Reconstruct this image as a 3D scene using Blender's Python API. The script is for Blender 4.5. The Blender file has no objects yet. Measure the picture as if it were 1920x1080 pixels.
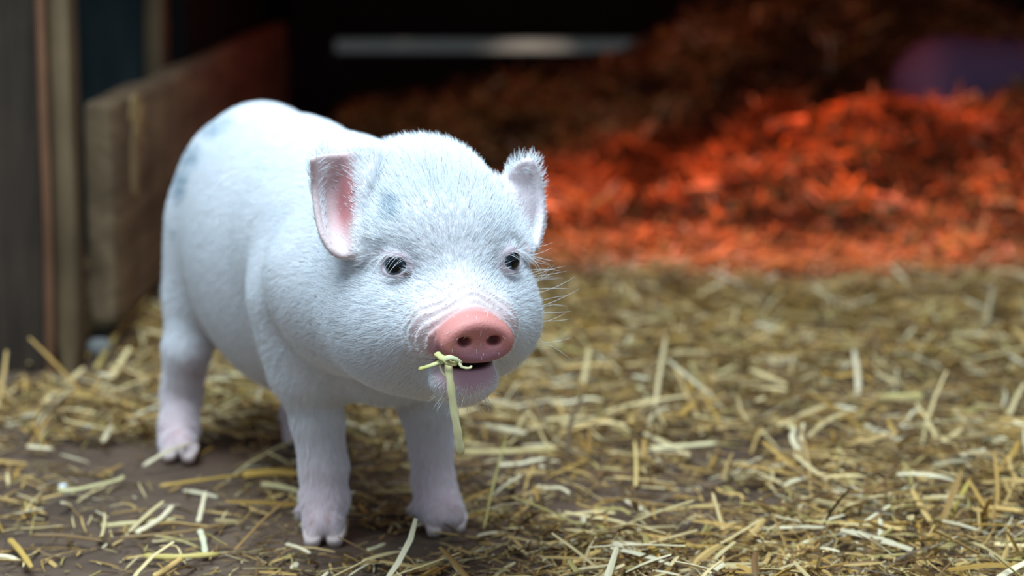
import bpy, math, random
import numpy as np
from mathutils import Vector, Matrix
random.seed(5)
rng = np.random.default_rng(11)
S = bpy.context.scene
COL = S.collection

# ------------------------------------------------------------------ camera, world, lights, exposure
FPX = 1920 * 85 / 36
CAMH = 0.351
PITCH = math.radians(8.65)
cam_d = bpy.data.cameras.new('camera')
cam_d.lens = 85; cam_d.sensor_width = 36
cam_d.clip_start = 0.05; cam_d.clip_end = 100
cam_d.dof.use_dof = True
cam_d.dof.focus_distance = 1.185
cam_d.dof.aperture_fstop = 6.6
cam = bpy.data.objects.new('camera', cam_d); COL.objects.link(cam)
cam.location = (0, 0, CAMH)
cam.rotation_euler = (math.radians(90) - PITCH, 0, 0)
S.camera = cam

w = bpy.data.worlds.new('sky'); S.world = w; w.use_nodes = True
bg = w.node_tree.nodes['Background']
bg.inputs[0].default_value = (0.54, 0.76, 1.0, 1); bg.inputs[1].default_value = 0.55

def area(name, loc, target, sx, sy, energy, color):
    l = bpy.data.lights.new(name, 'AREA'); l.shape = 'RECTANGLE'; l.size = sx; l.size_y = sy
    l.energy = energy; l.color = color
    o = bpy.data.objects.new(name, l); COL.objects.link(o)
    o.location = loc
    o.rotation_euler = (Vector(target) - Vector(loc)).to_track_quat('-Z', 'Y').to_euler()
    return o
area('daylight_opening', (-0.25, 0.95, 1.55), (-0.08, 1.40, 0.12), 1.3, 1.0, 52, (0.68, 0.87, 1.0))

def spot(name, loc, target, energy, color, angle, blend, size):
    l = bpy.data.lights.new(name, 'SPOT'); l.energy = energy; l.color = color
    l.spot_size = math.radians(angle); l.spot_blend = blend; l.shadow_soft_size = size
    o = bpy.data.objects.new(name, l); COL.objects.link(o); o.location = loc
    o.rotation_euler = (Vector(target) - Vector(loc)).to_track_quat('-Z', 'Y').to_euler()
    return o
spot('heat_lamp_light', (0.28, 2.63, 0.80), (0.29, 2.72, 0.0), 56, (1.0, 0.095, 0.010), 61, 0.6, 0.05)
spot('heat_lamp_spill', (0.27, 2.70, 0.78), (0.20, 2.72, 0.0), 3.4, (1.0, 0.10, 0.015), 178, 0.3, 0.05)

S.view_settings.view_transform = 'Standard'
S.view_settings.look = 'None'
S.view_settings.exposure = 0.0
S.view_settings.gamma = 1.0
S.view_settings.use_curve_mapping = False

# ------------------------------------------------------------------ helpers
def at(px, py, Y):
    """world point on the sight line of pixel (px,py) at world depth Y"""
    a = (px - 960) / FPX; b = -(py - 540) / FPX
    d = np.array([a, math.cos(PITCH) + b * math.sin(PITCH), -math.sin(PITCH) + b * math.cos(PITCH)])
    return np.array([0, 0, CAMH]) + d * (Y / d[1])
def ground(px, py, z=0.0):
    a = (px - 960) / FPX; b = -(py - 540) / FPX
    d = np.array([a, math.cos(PITCH) + b * math.sin(PITCH), -math.sin(PITCH) + b * math.cos(PITCH)])
    return np.array([0, 0, CAMH]) + d * ((z - CAMH) / d[2])
def tag(o, label=None, cat=None, group=None, kind=None):
    if label: o['label'] = label
    if cat: o['category'] = cat
    if group: o['group'] = group
    if kind: o['kind'] = kind
    return o
def link(name, me, mat=None, parent=None):
    o = bpy.data.objects.new(name, me); COL.objects.link(o)
    if mat: me.materials.append(mat)
    if parent: o.parent = parent
    return o
def mesh_np(name, V, F, smooth=True, col=None):
    me = bpy.data.meshes.new(name)
    V = np.asarray(V, dtype=np.float32); F = np.asarray(F, dtype=np.int32)
    n = F.shape[1]
    me.vertices.add(len(V)); me.vertices.foreach_set('co', V.ravel())
    me.loops.add(F.size); me.loops.foreach_set('vertex_index', F.ravel())
    me.polygons.add(len(F)); me.polygons.foreach_set('loop_start', np.arange(0, F.size, n, dtype=np.int32))
    me.polygons.foreach_set('use_smooth', np.full(len(F), smooth))
    me.update(calc_edges=True)
    if col is not None:
        at_ = me.attributes.new('tint', 'FLOAT_COLOR', 'POINT')
        c = np.ones((len(V), 4), dtype=np.float32); c[:, :3] = col
        at_.data.foreach_set('color', c.ravel())
    me.validate()
    return me
def nodes(name):
    m = bpy.data.materials.new(name); m.use_nodes = True
    nt = m.node_tree
    return m, nt, nt.nodes['Principled BSDF']

# value noise, vectorised (for heights, wrinkles, patches)
_perm = rng.random((64, 64, 64)).astype(np.float32)
def vnoise(x, y, z=None):
    if z is None: z = np.zeros_like(x)
    xi = np.floor(x).astype(int); yi = np.floor(y).astype(int); zi = np.floor(z).astype(int)
    fx = x - xi; fy = y - yi; fz = z - zi
    fx = fx * fx * (3 - 2 * fx); fy = fy * fy * (3 - 2 * fy); fz = fz * fz * (3 - 2 * fz)
    def g(a, b, c): return _perm[(xi + a) & 63, (yi + b) & 63, (zi + c) & 63]
    c00 = g(0,0,0) * (1 - fx) + g(1,0,0) * fx; c10 = g(0,1,0) * (1 - fx) + g(1,1,0) * fx
    c01 = g(0,0,1) * (1 - fx) + g(1,0,1) * fx; c11 = g(0,1,1) * (1 - fx) + g(1,1,1) * fx
    return (c00 * (1 - fy) + c10 * fy) * (1 - fz) + (c01 * (1 - fy) + c11 * fy) * fz
def fbm(x, y, o=3):
    s = 0; a = 0.5
    for i in range(o):
        s = s + a * vnoise(x * 2 ** i + 7.3 * i, y * 2 ** i + 3.1 * i); a *= 0.5
    return s / (1 - 0.5 ** o)
def sstep(a, b, x):
    t = np.clip((x - a) / (b - a), 0, 1); return t * t * (3 - 2 * t)

# ------------------------------------------------------------------ materials
def wood_mat(name, c1, c2, scale=(30, 30, 2.0), rough=0.85, bump=0.35):
    m, nt, p = nodes(name)
    tc = nt.nodes.new('ShaderNodeTexCoord'); mp = nt.nodes.new('ShaderNodeMapping')
    mp.inputs['Scale'].default_value = scale
    n1 = nt.nodes.new('ShaderNodeTexNoise'); n1.inputs['Scale'].default_value = 1.6; n1.inputs['Detail'].default_value = 8
    n1.inputs['Roughness'].default_value = 0.65; n1.inputs['Distortion'].default_value = 0.8
    n2 = nt.nodes.new('ShaderNodeTexNoise'); n2.inputs['Scale'].default_value = 14; n2.inputs['Detail'].default_value = 5
    cr = nt.nodes.new('ShaderNodeValToRGB'); cr.color_ramp.elements[0].position = 0.32; cr.color_ramp.elements[1].position = 0.7
    cr.color_ramp.elements[0].color = (*c1, 1); cr.color_ramp.elements[1].color = (*c2, 1)
    mx = nt.nodes.new('ShaderNodeMix'); mx.data_type = 'RGBA'; mx.blend_type = 'MULTIPLY'; mx.inputs[0].default_value = 0.7
    cr2 = nt.nodes.new('ShaderNodeValToRGB'); cr2.color_ramp.elements[0].position = 0.3; cr2.color_ramp.elements[1].position = 0.65
    cr2.color_ramp.elements[0].color = (0.45, 0.45, 0.45, 1); cr2.color_ramp.elements[1].color = (1, 1, 1, 1)
    bp = nt.nodes.new('ShaderNodeBump'); bp.inputs['Strength'].default_value = bump; bp.inputs['Distance'].default_value = 0.004
    L = nt.links.new
    L(tc.outputs['Object'], mp.inputs['Vector']); L(mp.outputs[0], n1.inputs['Vector']); L(tc.outputs['Object'], n2.inputs['Vector'])
    L(n1.outputs[0], cr.inputs[0]); L(n2.outputs[0], cr2.inputs[0])
    L(cr.outputs[0], mx.inputs[6]); L(cr2.outputs[0], mx.inputs[7]); L(mx.outputs[2], p.inputs['Base Color'])
    L(n1.outputs[0], bp.inputs['Height']); L(bp.outputs[0], p.inputs['Normal'])
    p.inputs['Roughness'].default_value = rough; p.inputs['Specular IOR Level'].default_value = 0.2
    return m
def attr_mat(name, rough=0.6, spec=0.3, bump=0.0, bscale=300, sss=0.0, jitter=0.0):
    m, nt, p = nodes(name)
    a = nt.nodes.new('ShaderNodeAttribute'); a.attribute_name = 'tint'
    L = nt.links.new
    L(a.outputs['Color'], p.inputs['Base Color'])
    p.inputs['Roughness'].default_value = rough; p.inputs['Specular IOR Level'].default_value = spec
    if bump:
        tc = nt.nodes.new('ShaderNodeTexCoord')
        n = nt.nodes.new('ShaderNodeTexNoise'); n.inputs['Scale'].default_value = bscale; n.inputs['Detail'].default_value = 4
        b = nt.nodes.new('ShaderNodeBump'); b.inputs['Strength'].default_value = bump; b.inputs['Distance'].default_value = 0.001
        L(tc.outputs['Object'], n.inputs['Vector']); L(n.outputs[0], b.inputs['Height']); L(b.outputs[0], p.inputs['Normal'])
    if sss:
        p.inputs['Subsurface Weight'].default_value = sss
        p.inputs['Subsurface Radius'].default_value = (0.006, 0.0025, 0.0015)
        p.inputs['Subsurface Scale'].default_value = 1.0
    return m
M_dirt, nt, p = nodes('trodden_dirt')
tc = nt.nodes.new('ShaderNodeTexCoord')
n1 = nt.nodes.new('ShaderNodeTexNoise'); n1.inputs['Scale'].default_value = 9; n1.inputs['Detail'].default_value = 10; n1.inputs['Roughness'].default_value = 0.7
n2 = nt.nodes.new('ShaderNodeTexNoise'); n2.inputs['Scale'].default_value = 220; n2.inputs['Detail'].default_value = 5
cr = nt.nodes.new('ShaderNodeValToRGB'); cr.color_ramp.elements[0].position = 0.3; cr.color_ramp.elements[1].position = 0.72
cr.color_ramp.elements[0].color = (0.056, 0.034, 0.022, 1); cr.color_ramp.elements[1].color = (0.18, 0.113, 0.074, 1)
b = nt.nodes.new('ShaderNodeBump'); b.inputs['Strength'].default_value = 0.7; b.inputs['Distance'].default_value = 0.002
nt.links.new(tc.outputs['Object'], n1.inputs['Vector']); nt.links.new(tc.outputs['Object'], n2.inputs['Vector'])
nt.links.new(n1.outputs[0], cr.inputs[0]); nt.links.new(cr.outputs[0], p.inputs['Base Color'])
nt.links.new(n2.outputs[0], b.inputs['Height']); nt.links.new(b.outputs[0], p.inputs['Normal'])
p.inputs['Roughness'].default_value = 0.8; p.inputs['Specular IOR Level'].default_value = 0.25

M_dark_wood = wood_mat('dark_weathered_wood', (0.020, 0.0125, 0.008), (0.068, 0.046, 0.032))
M_post_wood = wood_mat('grey_post_wood', (0.080, 0.048, 0.024), (0.200, 0.132, 0.070))
M_board_wood = wood_mat('brown_board_wood', (0.125, 0.078, 0.042), (0.31, 0.205, 0.115), scale=(30, 2.0, 30))
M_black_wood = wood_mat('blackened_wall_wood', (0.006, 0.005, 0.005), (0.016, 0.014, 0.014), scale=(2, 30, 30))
M_teal_wood = wood_mat('dark_greenish_wood', (0.010, 0.017, 0.019), (0.032, 0.045, 0.048))
M_straw = attr_mat('dry_straw', rough=0.55, spec=0.35)
M_hay = attr_mat('hay', rough=0.75, spec=0.2)
M_skin = attr_mat('pig_skin', rough=0.5, spec=0.35, bump=0.25, bscale=900, sss=0.12)
M_fur = attr_mat('pig_fur', rough=0.6, spec=0.25)
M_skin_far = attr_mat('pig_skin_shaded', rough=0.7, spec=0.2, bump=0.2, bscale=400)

# ------------------------------------------------------------------ the setting
def gz(x, y):                        # floor height
    x = np.asarray(x, float); y = np.asarray(y, float)
    return 0.010 * (fbm(x * 6 + 20, y * 6 + 20, 3) - 0.5) + 0.003 * (fbm(x * 40, y * 40, 2) - 0.5)
nx, ny = 260, 420
gx = np.linspace(-1.8, 1.8, nx); gy = np.linspace(0.3, 4.2, ny)
X, Y = np.meshgrid(gx, gy, indexing='ij')
V = np.stack([X, Y, gz(X, Y)], -1).reshape(-1, 3)
I = np.arange(nx * ny).reshape(nx, ny)
F = np.stack([I[:-1, :-1], I[1:, :-1], I[1:, 1:], I[:-1, 1:]], -1).reshape(-1, 4)
tag(link('floor', mesh_np('floor', V, F), M_dirt), kind='structure')

def plank(name, lo, hi, mat, parent=None, seg=0.03, wob=0.002, bev=0.004, seed=0, axis=2):
    """box subdivided along its length and slightly warped, rounded edges"""
    lo = np.array(lo, float); hi = np.array(hi, float)
    n = max(4, int((hi[axis] - lo[axis]) / seg))
    o1, o2 = [a for a in range(3) if a != axis]
    # rounded-rectangle section
    ring = []
    w1 = hi[o1] - lo[o1]; w2 = hi[o2] - lo[o2]; b_ = min(bev, w1 / 3, w2 / 3)
    for cx, cy, a0 in ((w1 - b_, w2 - b_, 0), (b_, w2 - b_, 90), (b_, b_, 180), (w1 - b_, b_, 270)):
        for k in range(4):
            t = math.radians(a0 + 30 * k); ring.append((cx + b_ * math.cos(t), cy + b_ * math.sin(t)))
    ring = np.array(ring); m = len(ring)
    V = []
    for i in range(n + 1):
        t = i / n; s = lo[axis] + t * (hi[axis] - lo[axis])
        e = 1.0
        rr = ring.copy(); c = np.array([w1 / 2, w2 / 2])
        if i in (0, n): rr = c + (rr - c) * (1 - 1.2 * b_ / np.array([w1, w2]) * 1.0)
        P = np.zeros((m, 3)); P[:, axis] = s; P[:, o1] = lo[o1] + rr[:, 0]; P[:, o2] = lo[o2] + rr[:, 1]
        P[:, o1] += wob * 2 * (vnoise(np.full(m, s * 9.0 + seed * 5), rr[:, 1] * 40 + seed) - 0.5)
        P[:, o2] += wob * 2 * (vnoise(np.full(m, s * 7.0 + seed * 3 + 9), rr[:, 0] * 40 + seed) - 0.5)
        V.append(P)
    V = np.concatenate(V)
    F = [(i * m + k, i * m + (k + 1) % m, (i + 1) * m + (k + 1) % m, (i + 1) * m + k) for i in range(n) for k in range(m)]
    me = bpy.data.meshes.new(name)
    F += [tuple(range(m))[::-1], tuple(n * m + k for k in range(m))]
    org = np.array([(lo[0] + hi[0]) / 2, (lo[1] + hi[1]) / 2, lo[2]])
    me.from_pydata([tuple(v - org) for v in V], [], F)
    import bmesh
    bm = bmesh.new(); bm.from_mesh(me); bmesh.ops.recalc_face_normals(bm, faces=bm.faces); bm.to_mesh(me); bm.free()
    for q in me.polygons: q.use_smooth = True
    try: me.set_sharp_from_angle(angle=math.radians(50))
    except Exception: pass
    o = link(name, me, mat, parent); o.location = org
    return o

# back wall of horizontal boards with an open slot between two of them
zt = 0.351 - 3.56 * math.tan(PITCH - math.atan((540 - 73) / FPX))
zb = 0.351 - 3.56 * math.tan(PITCH - math.atan((540 - 97) / FPX))
wb = bpy.data.objects.new('wall_back', None); COL.objects.link(wb); tag(wb, kind='structure'); wb.location = (0, 3.56, 0)
def wchild(o):
    o.parent = wb; o.location = o.location - wb.location
    return o
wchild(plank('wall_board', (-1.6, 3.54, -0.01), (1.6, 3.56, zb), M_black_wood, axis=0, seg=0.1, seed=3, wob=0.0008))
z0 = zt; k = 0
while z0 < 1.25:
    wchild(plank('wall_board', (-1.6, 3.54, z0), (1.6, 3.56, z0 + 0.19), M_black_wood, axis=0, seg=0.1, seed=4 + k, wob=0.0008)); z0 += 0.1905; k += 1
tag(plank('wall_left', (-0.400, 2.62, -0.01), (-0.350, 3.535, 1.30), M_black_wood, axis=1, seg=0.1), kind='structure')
tag(plank('shade_beam_front', (-1.5, 1.93, 0.72), (1.5, 1.96, 1.33), M_black_wood, axis=0, seg=0.1), kind='structure')  # unseen beam added to keep daylight off the hay heap
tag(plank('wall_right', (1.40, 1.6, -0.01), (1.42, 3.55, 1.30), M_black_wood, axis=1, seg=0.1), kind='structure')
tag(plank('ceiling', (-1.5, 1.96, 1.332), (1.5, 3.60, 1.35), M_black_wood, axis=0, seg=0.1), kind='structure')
# ground outside, seen through the slot
M_yard, nt, p = nodes('yard_gravel')
tc = nt.nodes.new('ShaderNodeTexCoord'); n = nt.nodes.new('ShaderNodeTexNoise'); n.inputs['Scale'].default_value = 3.2; n.inputs['Detail'].default_value = 2; n.inputs['Roughness'].default_value = 0.5
cr = nt.nodes.new('ShaderNodeValToRGB'); cr.color_ramp.elements[0].position = 0.50; cr.color_ramp.elements[1].position = 0.63
cr.color_ramp.elements[0].color = (0.13, 0.10, 0.075, 1); cr.color_ramp.elements[1].color = (0.95, 0.56, 0.34, 1)
mp = nt.nodes.new('ShaderNodeMapping'); mp.inputs['Scale'].default_value = (1.0, 0.10, 1.0); mp.inputs['Location'].default_value = (0.35, 0, 0)
nt.links.new(tc.outputs['Object'], mp.inputs['Vector']); nt.links.new(mp.outputs[0], n.inputs['Vector']); nt.links.new(n.outputs[0], cr.inputs[0]); nt.links.new(cr.outputs[0], p.inputs['Base Color'])
p.inputs['Roughness'].default_value = 0.9; p.inputs['Specular IOR Level'].default_value = 0.05
tag(link('ground_outside', mesh_np('ground_outside', [(-12, -3, -0.02), (12, -3, -0.02), (12, 30, -0.02), (-12, 30, -0.02)], [(0, 1, 2, 3)]), M_yard), kind='structure')
tag(link('ground_hedge', mesh_np('ground_hedge', [(-12, 14, -0.1), (12, 14, -0.1), (12, 14.8, 2.6), (-12, 14.8, 2.6)], [(0, 1, 2, 3)]), M_yard), kind='structure')

# left: dark plank, post, low partition board, and the uprights behind it
pl_x = at(104, 690, 1.86)[0]; po_x = at(157, 700, 1.87)[0]
o = plank('wooden_plank', (at(-260, 500, 1.86)[0], 1.860, -0.004), (pl_x, 1.885, 1.0), M_dark_wood, seed=11, wob=0.0015)
tag(o, 'wide dark weathered upright plank at the left edge of the frame', 'plank')
o = plank('wooden_post', (pl_x + 0.0012, 1.852, -0.004), (po_x, 1.895, 1.0), M_post_wood, seed=21, wob=0.0015, bev=0.007)
tag(o, 'lighter grey-brown upright post right beside the wide dark plank', 'post')
bx0 = at(156, 400, 1.95)[0]; bx1 = at(222, 400, 1.95)[0]
zt_ = at(190, 192, 1.95)[2]; zb_ = at(190, 612, 1.95)[2]
part = plank('partition_board', (bx0, 1.95, zb_), (bx1, 3.53, zt_), M_board_wood, axis=1, seg=0.02, seed=31, wob=0.002, bev=0.007)
tag(part, 'low brown partition board on edge, running back from the grey post behind the piglet', 'board')
M_strip = wood_mat('orange_brown_wood', (0.13, 0.055, 0.028), (0.24, 0.115, 0.06))
st_ = plank('edge_strip', (pl_x - 0.0045, 1.845, 0.0), (pl_x + 0.0030, 1.853, 1.0), M_strip, seed=25, wob=0.0008, bev=0.002)
st_.parent = bpy.data.objects['wooden_post']; st_.location = st_.location - bpy.data.objects['wooden_post'].location
st_['label'] = 'orange-brown edge strip'
# chipped pale patch on the board's near corner
def blob_mesh(name, c, r, seed=0, n=20, amp=0.25, col=None):
    th = np.linspace(0, np.pi, n); ph = np.linspace(0, 2 * np.pi, 2 * n, endpoint=False)
    T, Pp = np.meshgrid(th, ph, indexing='ij')
    d = np.stack([np.sin(T) * np.cos(Pp), np.sin(T) * np.sin(Pp), np.cos(T)], -1)
    k = 1 + amp * 2 * (vnoise(d[..., 0] * 1.6 + 5 + seed, d[..., 1] * 1.6 + 9, d[..., 2] * 1.6 + seed) - 0.5)
    V = (np.array(c) + d * k[..., None] * np.array(r)).reshape(-1, 3)
    I = np.arange(V.shape[0]).reshape(n, 2 * n)
    F = np.stack([I[:-1], np.roll(I, -1, 1)[:-1], np.roll(I, -1, 1)[1:], I[1:]], -1).reshape(-1, 4)[:, ::-1]
    return mesh_np(name, V, F, col=col)
def child_at(o, par):                      # parent, keeping the world place
    o.parent = par; o.matrix_parent_inverse = Matrix.Translation(-par.location) if par.type == 'EMPTY' or True else None
    return o
pc = [bx1, 2.065, zt_ - 0.020]
chip = link('splintered_patch', blob_mesh('splintered_patch', pc, (0.0026, 0.036, 0.020), 3, amp=0.6, col=(0.42, 0.30, 0.13)), M_straw)
child_at(chip, part); chip['label'] = 'pale yellow splintered patch'
chip2 = link('splintered_patch', blob_mesh('splintered_patch', [bx1, 2.04, zt_ - 0.055], (0.0018, 0.016, 0.032), 7, amp=0.5, col=(0.34, 0.24, 0.12)), M_straw)
child_at(chip2, part)
o = plank('wooden_plank', (at(110, 100, 2.535)[0], 2.535, -0.004), (at(278, 100, 2.535)[0], 2.56, 1.1), M_teal_wood, seed=41)
tag(o, 'dark greenish upright plank standing behind the low partition board', 'plank')
o = plank('wooden_post', (at(272, 100, 2.49)[0], 2.49, -0.004), (at(306, 100, 2.49)[0], 2.53, 1.1), M_post_wood, seed=51, bev=0.004)
tag(o, 'thin olive-grey upright post behind the low partition board', 'post')
o = plank('darkening_post', (bx1 + 0.001, 3.46, -0.004), (at(622, 80, 3.46)[0], 3.535, 1.25), M_black_wood, seed=61, bev=0.004)  # black upright added where the end of the board fades into darkness
tag(o, 'black upright added to darken the far end of the partition board by the light slot', 'post')

# ------------------------------------------------------------------ implicit surface kit
class Field:
    def __init__(s, xs, ys, zs):
        s.ax = [np.asarray(a, np.float32) for a in (xs, ys, zs)]
        s.f = np.full([len(a) for a in s.ax], 0.05, np.float32)
    def sub(s, lo, hi):
        sl = []
        for a, l, h in zip(s.ax, lo, hi):
            i = max(0, np.searchsorted(a, l) - 1); j = min(len(a), np.searchsorted(a, h) + 1)
            if j <= i: return None, None
            sl.append(slice(i, j))
        g = np.meshgrid(*[a[q] for a, q in zip(s.ax, sl)], indexing='ij')
        return tuple(sl), np.stack(g, -1)
    def union(s, sl, d, k):
        a = s.f[sl]
        h = np.maximum(k - np.abs(a - d), 0) / k
        s.f[sl] = np.minimum(a, d) - h * h * k * 0.25
    def cut(s, sl, d, k):
        a = s.f[sl]; d = -d
        h = np.maximum(k - np.abs(a - d), 0) / k
        s.f[sl] = np.maximum(a, d) + h * h * k * 0.25
    def ell(s, c, r, R=None, k=0.01, cut=False):
        c = np.asarray(c, float); r = np.asarray(r, float); R = np.eye(3) if R is None else np.asarray(R)
        ext = np.sqrt(((R * r) ** 2).sum(1)) + k + 0.006
        sl, P = s.sub(c - ext, c + ext)
        if sl is None: return
        q = (P - c) @ R
        k0 = np.sqrt(((q / r) ** 2).sum(-1)); k1 = np.sqrt(((q / r ** 2) ** 2).sum(-1)) + 1e-9
        d = (k0 * (k0 - 1) / k1).astype(np.float32)
        (s.cut if cut else s.union)(sl, d, k)
    def cone(s, a, b, ra, rb, k=0.01, cut=False):
        a = np.asarray(a, float); b = np.asarray(b, float); m = max(ra, rb) + k + 0.006
        sl, P = s.sub(np.minimum(a, b) - m, np.maximum(a, b) + m)
        if sl is None: return
        ab = b - a; t = np.clip(((P - a) @ ab) / (ab @ ab), 0, 1)
        d = (np.sqrt(((P - a - t[..., None] * ab) ** 2).sum(-1)) - (ra + t * (rb - ra))).astype(np.float32)
        (s.cut if cut else s.union)(sl, d, k)
    def chain(s, pts, rs, k=0.008, k0=None):
        for i in range(len(pts) - 1):
            s.cone(pts[i], pts[i + 1], rs[i], rs[i + 1], k if (i or k0 is None) else k0)
    def sheet(s, C, r, k=0.004, n=44):
        """curved sheet through control grid C (rows, cols, 3), radius grid r"""
        C = np.asarray(C, float); r = np.asarray(r, float)
        def interp(A, m, ax):
            A = np.moveaxis(A, ax, 0); N = A.shape[0]
            t = np.linspace(0, N - 1, m); i = np.minimum(t.astype(int), N - 2); u = (t - i).reshape(-1, *([1] * (A.ndim - 1)))
            p0 = A[np.maximum(i - 1, 0)]; p1 = A[i]; p2 = A[i + 1]; p3 = A[np.minimum(i + 2, N - 1)]
            o = 0.5 * (2 * p1 + (p2 - p0) * u + (2 * p0 - 5 * p1 + 4 * p2 - p3) * u ** 2 + (3 * p1 - p0 - 3 * p2 + p3) * u ** 3)
            return np.moveaxis(o, 0, ax)
        P = interp(interp(C, n, 0), n, 1).reshape(-1, 3); rr = interp(interp(r[..., None], n, 0), n, 1).reshape(-1)
        lo = P.min(0) - 0.012; hi = P.max(0) + 0.012
        sl, G = s.sub(lo, hi)
        T = np.full(G.shape[:3], 0.05, np.float32)
        off = [q.start for q in sl]; ax = [a[q] for a, q in zip(s.ax, sl)]
        for pnt, rad in zip(P, rr):
            m = rad + 0.0065
            ii = [slice(max(0, np.searchsorted(a, c - m)), np.searchsorted(a, c + m)) for a, c in zip(ax, pnt)]
            d = np.sqrt((ax[0][ii[0]][:, None, None] - pnt[0]) ** 2 + (ax[1][ii[1]][None, :, None] - pnt[1]) ** 2 + (ax[2][ii[2]][None, None, :] - pnt[2]) ** 2) - rad
            T[ii[0], ii[1], ii[2]] = np.minimum(T[ii[0], ii[1], ii[2]], d)
        s.union(sl, T, k)
        return P
    def mesh(s):
        f = s.f; ins = f < 0
        nx, ny, nz = f.shape
        c = np.zeros((nx - 1, ny - 1, nz - 1), np.uint8)
        for dx in (0, 1):
            for dy in (0, 1):
                for dz in (0, 1):
                    c += ins[dx:nx - 1 + dx, dy:ny - 1 + dy, dz:nz - 1 + dz]
        act = (c > 0) & (c < 8)
        ci = np.argwhere(act); idx = np.full(c.shape, -1, np.int32); idx[act] = np.arange(len(ci))
        acc = np.zeros((len(ci), 3)); cnt = np.zeros(len(ci))
        ax = s.ax
        corners = [(0,0,0),(1,0,0),(0,1,0),(1,1,0),(0,0,1),(1,0,1),(0,1,1),(1,1,1)]
        for a in corners:
            for d in range(3):
                if a[d]: continue
                b = list(a); b[d] = 1
                A = ci + a; B = ci + b
                fa = f[A[:,0], A[:,1], A[:,2]]; fb = f[B[:,0], B[:,1], B[:,2]]
                m = (fa < 0) != (fb < 0)
                t = np.where(m, fa / np.where(m, fa - fb, 1), 0)
                pa = np.stack([ax[q][A[:, q]] for q in range(3)], -1); pb = np.stack([ax[q][B[:, q]] for q in range(3)], -1)
                acc += np.where(m[:, None], pa + t[:, None] * (pb - pa), 0); cnt += m
        V = acc / cnt[:, None]
        Fs = []
        for d in range(3):
            e1, e2 = [(1, 2), (2, 0), (0, 1)][d]
            lo = [slice(None)] * 3; hi = [slice(None)] * 3; lo[d] = slice(0, -1); hi[d] = slice(1, None)
            s0 = ins[tuple(lo)]; s1 = ins[tuple(hi)]
            E = np.argwhere(s0 != s1)
            E = E[(E[:, e1] > 0) & (E[:, e2] > 0) & (E[:, e1] < f.shape[e1] - 1) & (E[:, e2] < f.shape[e2] - 1)]
            fl = s0[E[:, 0], E[:, 1], E[:, 2]]
            o1 = np.zeros(3, int); o1[e1] = 1; o2 = np.zeros(3, int); o2[e2] = 1
            def g(q): return idx[q[:, 0], q[:, 1], q[:, 2]]
            Q = np.stack([g(E - o1 - o2), g(E - o2), g(E), g(E - o1)], -1)
            Q[~fl] = Q[~fl][:, ::-1]
            Fs.append(Q)
        F = np.concatenate(Fs); F = F[(F >= 0).all(1)]
        return V, F
def smooth_verts(V, F, it=2, lam=0.5):
    for _ in range(it):
        acc = np.zeros_like(V); cnt = np.zeros(len(V))
        for a in range(4):
            for b_ in (1, 3):
                for ax in range(3):
                    acc[:, ax] += np.bincount(F[:, a], V[F[:, (a + b_) % 4], ax], len(V))
                cnt += np.bincount(F[:, a], minlength=len(V))
        V = V + lam * (acc / np.maximum(cnt, 1)[:, None] - V)
    return V
def vnormals(V, F):
    n = np.cross(V[F[:, 2]] - V[F[:, 0]], V[F[:, 3]] - V[F[:, 1]])
    N = np.zeros_like(V)
    for a in range(4):
        for ax in range(3): N[:, ax] += np.bincount(F[:, a], n[:, ax], len(V))
    return N / (np.linalg.norm(N, axis=1, keepdims=True) + 1e-12)
def axis_pts(segs):
    out = [segs[0][0]]
    for a, b_, h in segs:
        n = max(1, int(round((b_ - a) / h))); out += list(a + (np.arange(n) + 1) * (b_ - a) / n)
    return np.array(out)

# ------------------------------------------------------------------ the piglet
HO = np.array([-0.180, 1.577]); bf = np.array([0.419, -0.908]); bs = np.array([0.908, 0.419])
def B(u, v, z): return np.array([*(HO + u * bf + v * bs), z])
RB = np.array([[bf[0], bs[0], 0], [bf[1], bs[1], 0], [0, 0, 1]])
O = np.array([-0.040, 1.235, 0.178]); yaw = math.radians(15)
hf = np.array([math.sin(yaw), -math.cos(yaw), 0]); hs = np.array([math.cos(yaw), math.sin(yaw), 0]); hu = np.array([0, 0, 1.0])
def H(a, b_, c): return O + a * hf + b_ * hs + c * hu
RH = np.stack([hf, hs, hu], 1)
def rot(axis, deg, base=RH):
    return np.array(Matrix.Rotation(math.radians(deg), 3, Vector(axis))) @ base

PF = Field(axis_pts([(-0.275, -0.115, 0.0019), (-0.115, 0.045, 0.0010)]),
           axis_pts([(1.115, 1.262, 0.0010), (1.262, 1.70, 0.0021)]),
           axis_pts([(-0.006, 0.045, 0.0013), (0.045, 0.105, 0.002), (0.105, 0.252, 0.0010)]))
# trunk
PF.ell(B(0.000, 0.018, 0.158), (0.066, 0.052, 0.074), RB, 0.02)
PF.ell(B(0.100, 0.004, 0.146), (0.120, 0.061, 0.086), RB, 0.03)
PF.ell(B(0.195, 0.002, 0.152), (0.075, 0.054, 0.072), RB, 0.03)
PF.cone(B(0.190, 0.0, 0.166), H(-0.02, 0, 0.0), 0.052, 0.046, 0.02)
PF.cone(B(0.235, 0.0, 0.132), H(0.000, -0.004, -0.028), 0.040, 0.034, 0.02)
PF.ell(B(0.262, 0.0, 0.112), (0.026, 0.030, 0.030), RB, 0.02)          # brisket
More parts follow.
